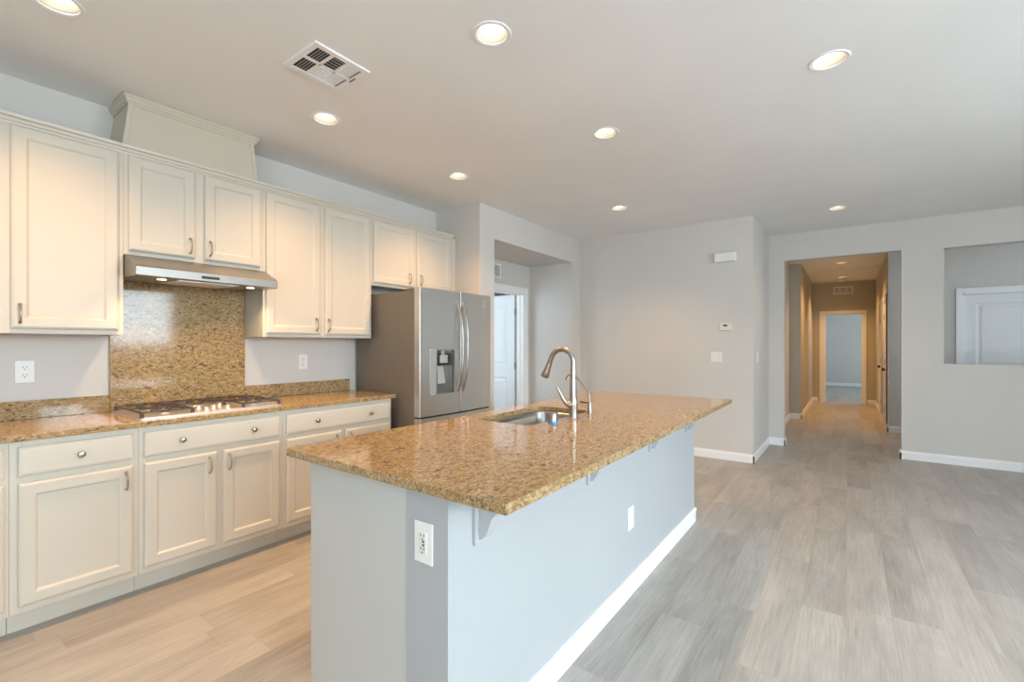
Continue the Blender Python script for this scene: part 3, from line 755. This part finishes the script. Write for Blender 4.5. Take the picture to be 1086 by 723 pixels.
for yc in (1.108, 1.868, 2.653, 3.394):
    bm = NB(); x = KX1+.0005
    bx(bm, x, x+.012, yc-.034, yc+.034, .700, .8825)
    bx(bm, x+.012, x+.185, yc-.030, yc+.030, .868, .8825)
    prof = [(x+.012, .8679), (x+.165, .8679), (x+.150, .845), (x+.100, .825), (x+.062, .790), (x+.045, .745), (x+.030, .722), (x+.012, .712)]
    prism(bm, prof, 'Y', yc-.018, yc+.018)
    obj('corbel', bm, paint('corbel_paint', (.45, .46, .47), .4, .02), t, .0015)

# island top with a rounded sink cut-out
def slab_cut(x0, x1, y0, y1, z0, z1, hole):
    bm = NB(); n = len(hole); out = []
    for (x, y) in hole:      # matching outline point on the rectangle, by direction from the hole centre
        hx0, hx1 = min(p[0] for p in hole), max(p[0] for p in hole); hy0, hy1 = min(p[1] for p in hole), max(p[1] for p in hole)
        cx, cy = (hx0+hx1)/2, (hy0+hy1)/2; dx, dy = x-cx, y-cy
        s = min([((x1 if dx > 0 else x0)-cx)/dx if abs(dx) > 1e-9 else 1e9, ((y1 if dy > 0 else y0)-cy)/dy if abs(dy) > 1e-9 else 1e9])
        out.append((cx+dx*s, cy+dy*s))
    # snap nearest points to the real corners
    for c in ((x0, y0), (x0, y1), (x1, y0), (x1, y1)):
        i = min(range(n), key=lambda k: (out[k][0]-c[0])**2+(out[k][1]-c[1])**2); out[i] = c
    V = [[bm.verts.new((*p, z)) for p in L] for z in (z0, z1) for L in (hole, out)]
    hb, ob, ht, ot = V
    for i in range(n):
        j = (i+1) % n
        bm.faces.new((ht[i], ht[j], ot[j], ot[i])); bm.faces.new((hb[j], hb[i], ob[i], ob[j]))
        bm.faces.new((ot[i], ot[j], ob[j], ob[i])); bm.faces.new((ht[j], ht[i], hb[i], hb[j]))
    return bm
hole = rrect(SKX0, SKX1, SKY0, SKY1, .075, 10)
bm = slab_cut(IX0, IX1, IY0, IY1, .8835, .914, hole)
tag(obj('island_countertop', bm, M_GRAN, bevel=.003, origin=(-1.235, 2.33, .8835)), 'large speckled granite slab on the island with a sink cutout', 'countertop')
# sink basin
t = thing('sink', 'undermount stainless steel sink basin in the island top', 'sink', (-1.47, 2.24, .68))
bm = NB(); L = []
for ins, z in ((-.02, .8805), (0.004, .8805), (.006, .870), (.012, .72), (.03, .695), (.07, .688), (.12, .686)):
    r = max(.012, .075-ins)
    L.append([bm.verts.new((x, y, z)) for x, y in rrect(SKX0+ins, SKX1-ins, SKY0+ins, SKY1-ins, r, 10)])
for p, q in zip(L, L[1:]):
    for k in range(len(p)): bm.faces.new((p[k], p[(k+1) % len(p)], q[(k+1) % len(p)], q[k]))
bm.faces.new(L[-1])
bowl = obj('basin', bm, M_SINK, t, smooth=True)
md = bowl.modifiers.new('thick', 'SOLIDIFY'); md.thickness = .0015; md.offset = 1
bm = NB(); lathe(bm, [(.045, .6862), (.045, .689), (.038, .690), (.034, .687), (.004, .687)], (-1.47, 2.24, 0), 28); obj('drain', bm, M_CHROME, t, smooth=True)

# faucet
FX, FY = -1.222, 2.243
t = thing('kitchen_faucet', 'tall arched pull-down faucet in brushed nickel behind the sink', 'faucet', (FX, FY, .914))
bm = NB(); lathe(bm, [(.029, .9142), (.029, .918), (.0255, .921), (.0240, .968), (.0265, .985), (.0265, 1.000), (.0225, 1.018), (.019, 1.030)], (FX, FY, 0), 28); obj('base', bm, M_CHROME, t, smooth=True)
bm = NB()
pts = [(FX, FY, 1.02), (FX, FY, 1.08), (FX, FY, 1.15), (FX, FY, 1.215)] + [tuple(p) for p in arc((FX-.072, FY, 1.222), .072, 0, PI*.90, 18, (1, 0, 0), (0, 0, 1))]
last = Vector(pts[-1]); dirn = (last-Vector(pts[-2])).normalized(); pts += [tuple(last+dirn*.012), tuple(last+dirn*.024)]
n = len(pts); tube(bm, pts, [max(.0145, .0205-.006*min(1, k/4)) for k in range(n)], 18); obj('spout', bm, M_CHROME, t, smooth=True)
e0 = last+dirn*.0245; bm = NB()
tube(bm, [e0+dirn*a for a in (0, .004, .006, .03, .06, .088, .092)], [.0135, .0135, .0160, .0180, .0210, .0245, .0225], 20); sh = obj('spray_head', bm, M_CHROME, t, smooth=True)
bm = NB(); tube(bm, [e0+dirn*.0921, e0+dirn*.0945], [.018, .018], 20); obj('spray_face', bm, M_BLACK, sh)
bm = NB(); hd = Vector((-.62, -.55, .0)).normalized()
c0 = Vector((FX, FY, .992))
tube(bm, [c0, c0+hd*.020, c0+hd*.036], [.024, .022, .015], 16)
tube(bm, [c0+hd*.022+Vector((0, 0, -.006)), c0+hd*.042+Vector((0, 0, .008)), c0+hd*.060+Vector((0, 0, .035)), c0+hd*.076+Vector((0, 0, .068)), c0+hd*.092+Vector((0, 0, .097))], [.013, .012, .0095, .0075, .0055], 14)
obj('lever', bm, M_CHROME, t, smooth=True)
# small water filter tap
QX, QY = -1.228, 2.456
t = thing('filter_tap', 'small slim filtered water tap with bent spout beside the tall faucet', 'tap', (QX, QY, .914))
bm = NB(); lathe(bm, [(.019, .9142), (.019, .917), (.0135, .919), (.0125, .975), (.010, .980), (.006, .983)], (QX, QY, 0), 22); obj('base', bm, M_CHROME, t, smooth=True)
bm = NB(); P = [(QX, QY, .98), (QX, QY, 1.005), (QX-.002, QY, 1.02), (QX-.012, QY, 1.040), (QX-.040, QY, 1.072), (QX-.085, QY, 1.122), (QX-.100, QY, 1.134), (QX-.125, QY, 1.140), (QX-.145, QY, 1.134), (QX-.158, QY, 1.118), (QX-.162, QY, 1.105)]
tube(bm, P, .0045, 12); obj('spout', bm, M_CHROME, t, smooth=True)
bm = NB(); tube(bm, [(QX, QY, .975), (QX-.02, QY-.01, .979), (QX-.052, QY-.02, .981)], [.005, .0045, .006], 10); obj('lever', bm, M_BRONZE, t, smooth=True)
# capped air gap with blue film at its foot
AX, AY = -1.225, 2.035
t = thing('air_gap_cap', 'short chrome cylinder with blue film around its foot, beside the sink', 'air gap cap', (AX, AY, .914))
bm = NB(); lathe(bm, [(.0215, .9145), (.0215, .966), (.019, .970), (.004, .971)], (AX, AY, 0), 26); obj('cap', bm, M_CHROME, t, smooth=True)
bm = NB(); pr = [(.0216, .9143), (.0265, .9143), (.0260, .920), (.0240, .926), (.0216, .927)]; lathe(bm, pr, (AX, AY, 0), 26, closed=True); obj('blue_film', bm, M_BLUE, t, smooth=True, label='glossy blue film ring')

# ---------------------------------------------------------------- outlets, switches, devices
def outlet(label, loc, rz):
    t = thing('wall_outlet', label, 'outlet', loc, rz)
    bm = NB(); bx(bm, -.038, .038, -.006, -.0005, -.060, .060); obj('plate', bm, M_PLATE, t, .0025, local=True)
    for z in (-.021, .021):
        bm = NB(); lathe(bm, [(.0165, .006), (.0165, .0075), (.0155, .008)], (0, 0, z), 20, 'Y'); r = obj('receptacle', bm, M_PLATE, t, local=True)
        bm = NB(); bx(bm, -.0075, -.0055, -.0086, -.0079, z-.001, z+.008); bx(bm, .0055, .0075, -.0086, -.0079, z-.001, z+.008); lathe(bm, [(.0028, .0079), (.0028, .0086)], (0, 0, z-.008), 10, 'Y'); obj('slots', bm, M_SLOT, r, local=True)
    return t
o1 = outlet('white duplex outlet on the wall at far left below the tall wall cabinet', (XL, .459, 1.172), PI/2)
dup(o1, (XL, 2.046, 1.178), PI/2, 'small white duplex outlet on the wall just left of the refrigerator')
o3 = thing('wall_outlet', 'white safety outlet on the end of the island', 'outlet', (-1.033, BY0, .722), 0)
bm = NB(); bx(bm, -.039, .039, -.006, -.0005, -.062, .062); obj('plate', bm, M_PLATE, o3, .0025, local=True)
bm = NB(); bx(bm, -.0165, .0165, -.0085, -.0061, -.033, .033); r = obj('receptacle', bm, mat('warm_white_plastic', (.78, .77, .72), .35), o3, .001, local=True)
bm = NB()
for z in (-.020, .020):
    for x in (-.0065, .0065): cbx(bm, (x, -.0090, z+.004), (.002, .0012, .008))
    cbx(bm, (0, -.0090, z-.008), (.004, .0012, .004))
for z in (-.005, .005): cbx(bm, (.004, -.0090, z), (.008, .0014, .005))
obj('slots', bm, M_SLOT, r, local=True)
def switch(label, loc, rz, gangs=1, name='light_switch', cat='switch'):
    t = thing(name, label, cat, loc, rz); w = .038+.023*(gangs-1)
    bm = NB(); bx(bm, -w, w, -.006, -.0005, -.060, .060); obj('plate', bm, M_PLATE, t, .0025, local=True)
    for g in range(gangs):
        x = (g-(gangs-1)/2)*.046; bm = NB()
        A = [bm.verts.new(p) for p in ((x-.0165, -.0061, -.033), (x+.0165, -.0061, -.033), (x+.0165, -.0061, .033), (x-.0165, -.0061, .033), (x-.0155, -.0075, -.032), (x+.0155, -.0075, -.032), (x+.0155, -.0105, .032), (x-.0155, -.0105, .032))]
        for f in ((0,1,2,3), (7,6,5,4), (0,4,5,1), (1,5,6,2), (2,6,7,3), (3,7,4,0)): bm.faces.new([A[i] for i in f])
        obj('rocker', bm, M_PLATE, t, local=True)
    return t
switch('white double rocker switch on the back wall below the thermostat', (-1.236, YB, 1.178), 0, 2)
switch('single white rocker switch on the narrow side wall near the hallway', (XR, 6.02, 1.182), PI/2, 1)
t = thing('blank_cover_plate', 'white blank cover plate on the long side of the island', 'cover plate', (KX1, 2.345, .40), PI/2)
bm = NB(); bx(bm, -.038, .038, -.006, -.0005, -.060, .060); obj('plate', bm, M_PLATE, t, .0025, local=True)
for z in (-.042, .042): bm = NB(); lathe(bm, [(.003, .006), (.003, .0072)], (0, 0, z), 10, 'Y'); obj('screw', bm, M_ALM, t, local=True)
t = thing('thermostat', 'small white thermostat with dark display on the back wall', 'thermostat', (-1.137, YB, 1.527), 0)
bm = NB(); bx(bm, -.066, .066, -.024, -.0005, -.042, .042); obj('housing', bm, M_ALM, t, .004, local=True)
bm = NB(); bx(bm, -.024, .020, -.0255, -.0241, .004, .024); obj('display', bm, mat('lcd_dark', (.06, .08, .05), .2), t, local=True)
for x in (-.008, .010): bm = NB(); lathe(bm, [(.004, .0241), (.004, .0256)], (x, 0, -.018), 10, 'Y'); obj('button', bm, M_PLATE, t, local=True)
t = thing('door_chime', 'white rounded door chime box high on the back wall', 'door chime', (-1.142, YB, 2.322), 0)
bm = NB(); prism(bm, [(-.118, -.0005), (-.118, -.040), (-.105, -.052), (.105, -.052), (.118, -.040), (.118, -.0005)], 'Z', -.052, .052); obj('housing', bm, M_PLATE, t, .008, local=True, seg=3)
# vents
def grille(label, loc, rz, w, h, cells, cat='vent', group=None, m=M_TRIM, n=9, name='wall_vent'):
    t = thing(name, label, cat, loc, rz, group)
    bm = NB(); f = .022
    bx(bm, -w/2, w/2, -.008, -.0005, -h/2, -h/2+f); bx(bm, -w/2, w/2, -.008, -.0005, h/2-f, h/2); bx(bm, -w/2, -w/2+f, -.008, -.0005, -h/2+f, h/2-f); bx(bm, w/2-f, w/2, -.008, -.0005, -h/2+f, h/2-f)
    for k in range(1, cells): x = -w/2+w*k/cells; bx(bm, x-.008, x+.008, -.0075, -.0005, -h/2+f, h/2-f)
    obj('frame', bm, m, t, local=True)
    bm = NB(); bx(bm, -w/2+f, w/2-f, -.0015, -.0008, -h/2+f, h/2-f); obj('backing', bm, M_DARK, t, local=True)
    bm = NB()
    for k in range(n):
        z = -h/2+f+(h-2*f)*(k+.5)/n; q = (h-2*f)/n*.30
        A = [bm.verts.new(p) for p in ((-w/2+f, -.0065, z-q), (w/2-f, -.0065, z-q), (w/2-f, -.002, z+q), (-w/2+f, -.002, z+q))]; B = [bm.verts.new(v.co+Vector((0, -.0012, .0012))) for v in A]
        for i in range(4): bm.faces.new((A[i], A[(i+1) % 4], B[(i+1) % 4], B[i]))
        bm.faces.new(A[::-1]); bm.faces.new(B)
    obj('louvers', bm, m, t, local=True)
    return t
grille('white louvered vent above the open door in the alcove', (-3.696, 4.64, 2.285), PI/2, .33, .19, 1)
grille('pale three-section vent above the doorway at the hallway end', (-.095, 12.94, 2.565), 0, .36, .17, 3)

# ceiling register with six louvered sections
VX, VY, VW, VL = -2.186, 1.364, .30, .31
t = thing('ceiling_vent', 'white square ceiling air register with six louvered sections', 'vent', (VX, VY, H))
t.rotation_euler = (0, 0, 0)
bm = NB(); z0, z1 = H-.010, H-.0005; f = .030
x0, x1, y0, y1 = VX-VW/2, VX+VW/2, VY-VL/2, VY+VL/2
bx(bm, x0, x1, y0, y0+f, z0, z1); bx(bm, x0, x1, y1-f, y1, z0, z1); bx(bm, x0, x0+f, y0+f, y1-f, z0, z1); bx(bm, x1-f, x1, y0+f, y1-f, z0, z1)
bx(bm, VX-.008, VX+.008, y0+f, y1-f, z0+.001, z1)
YS = [y0+f+(VL-2*f)*k/3 for k in range(4)]
for y in YS[1:3]: bx(bm, x0+f, x1-f, y-.007, y+.007, z0+.001, z1)
obj('frame', bm, M_TRIM, t, .001)
bm = NB(); bx(bm, x0+f, x1-f, y0+f, y1-f, H-.0015, H-.0008); obj('backing', bm, M_DARK, t)
for i in range(3):
    for j in range(2):
        a0, a1 = YS[i]+.007, YS[i+1]-.007; b0, b1 = (x0+f, VX-.008) if j == 0 else (VX+.008, x1-f)
        bm = NB(); n = 5
        for k in range(n):
            if i == 1:
                c = b0+(b1-b0)*(k+.5)/n; tilt = -.008 if j else .008
                q = [(c-.0042, a0, H-.009), (c-.0042, a1, H-.009), (c-.0042+tilt, a1, H-.002), (c-.0042+tilt, a0, H-.002)]
            else:
                c = a0+(a1-a0)*(k+.5)/n; tilt = .007 if i == 0 else -.007
                q = [(b0, c, H-.009), (b1, c, H-.009), (b1, c+tilt, H-.002), (b0, c+tilt, H-.002)]
            A = [bm.verts.new(p) for p in q]; B = [bm.verts.new(v.co+Vector((.0015 if i == 1 else 0, .0015 if i != 1 else 0, 0))) for v in A]
            for e in range(4): bm.faces.new((A[e], A[(e+1) % 4], B[(e+1) % 4], B[e]))
            bm.faces.new(A[::-1]); bm.faces.new(B)
        obj('louvers', bm, M_TRIM, t)
bm = NB(); cbx(bm, (VX+.02, y1-f+.012, H-.013), (.05, .006, .006)); obj('damper_lever', bm, M_NICK, t)
# slotted return grille across the hallway ceiling
t = thing('ceiling_grille', 'long slotted air grille across the hallway ceiling', 'vent', (-.1, 10.72, H))
bm = NB(); bx(bm, -.66, .465, 10.64, 10.67, H-.008, H-.0005); bx(bm, -.66, .465, 10.75, 10.78, H-.008, H-.0005)
for k in range(11): x = -.66+1.085*k/10; bx(bm, x, x+.04, 10.67, 10.75, H-.008, H-.0005)
obj('frame', bm, M_CEIL, t)
bm = NB(); bx(bm, -.655, .46, 10.67, 10.75, H-.0015, H-.0008); obj('backing', bm, M_DARK, t)
bm = NB(); bx(bm, -.655, .46, 10.706, 10.711, H-.007, H-.002)
obj('louver', bm, M_CEIL, t)
t = thing('smoke_detector', 'small white round smoke detector on the hallway ceiling near the end doorway', 'smoke detector', (-.1, 12.5, H))
bm = NB(); lathe(bm, [(.065, -.0005), (.065, -.012), (.055, -.030), (.03, -.036), (.004, -.037)], (-.1, 12.5, H), 28); obj('housing', bm, M_PLATE, t, smooth=True)

# ---------------------------------------------------------------- recessed lamps
M_REFL = mat('lamp_reflector', (.66, .60, .50), .6)
M_BULB = emit('bulb_glow', (1, .90, .74), 3.5)
def can(loc, label, group=None):
    t = thing('recessed_light', label, 'ceiling light', loc, 0, group)
    bm = NB(); lathe(bm, [(.070, .002), (.072, -.003), (.085, -.005), (.091, -.0005), (.091, .0), (.0725, .0)], (0, 0, 0), 40, closed=True); obj('trim_ring', bm, M_TRIM, t, smooth=True, local=True)
    bm = NB()
    L = []
    for r, z in ((.0715, .001), (.068, .010), (.058, .034), (.057, .040)):
        L.append([bm.verts.new((r*math.cos(2*PI*k/40), r*math.sin(2*PI*k/40), z)) for k in range(40)])
    for p, q in zip(L, L[1:]):
        for k in range(40): bm.faces.new((p[k], p[(k+1) % 40], q[(k+1) % 40], q[k]))
    o = obj('reflector', bm, M_REFL, t, smooth=True, local=True); md = o.modifiers.new('s', 'SOLIDIFY'); md.thickness = .0015; md.offset = 1
    bm = NB(); lathe(bm, [(.0565, .039), (.047, .0385), (.045, .026), (.036, .018), (.020, .0145), (.004, .0135)], (0, 0, 0), 32); obj('bulb', bm, M_BULB, t, smooth=True, local=True)
    l = bpy.data.lights.new('lamp', 'SPOT'); l.energy = CAN_W; l.color = CAN_COL; l.spot_size = math.radians(124); l.spot_blend = 1.0; l.shadow_soft_size = .03
    a = bpy.data.objects.new('lamp', l); COL.objects.link(a); a.location = (0, 0, .004); a.parent = t
    return t
LL = ['recessed ceiling light nearest the upper left corner above the cabinets', 'recessed ceiling light beside the square air register',
      'recessed ceiling light in front of the refrigerator cabinets', 'recessed ceiling light over the near end of the island, largest complete one',
      'recessed ceiling light above the faucet end of the island', 'recessed ceiling light close to the back wall and alcove',
      'tilted-looking recessed ceiling light at upper right, open floor side', 'small recessed ceiling light in front of the hallway opening',
      'nearer recessed ceiling light inside the hallway', 'farther recessed ceiling light inside the hallway']
c0 = None
for (x, y), lb in zip(LIGHTS, LL):
    if c0 is None: c0 = can((x, y, H), lb)
    else:
        q = dup(c0, (x, y, H), None, lb)
        dim = .30 if (x > -.5 and y < 9) else .5 if -1.5 < x < -1 else .95 if y < 9 and x > -2 else 1.3 if y > 9 else 1      # lamps over island and open floor set weaker, hallway ones stronger
        for ch in q.children:
            if ch.type == 'LIGHT' and dim != 1: ch.data = ch.data.copy(); ch.data.energy = CAN_W*dim; ch.data.color = (1, .53, .18) if y > 9 else CAN_COL
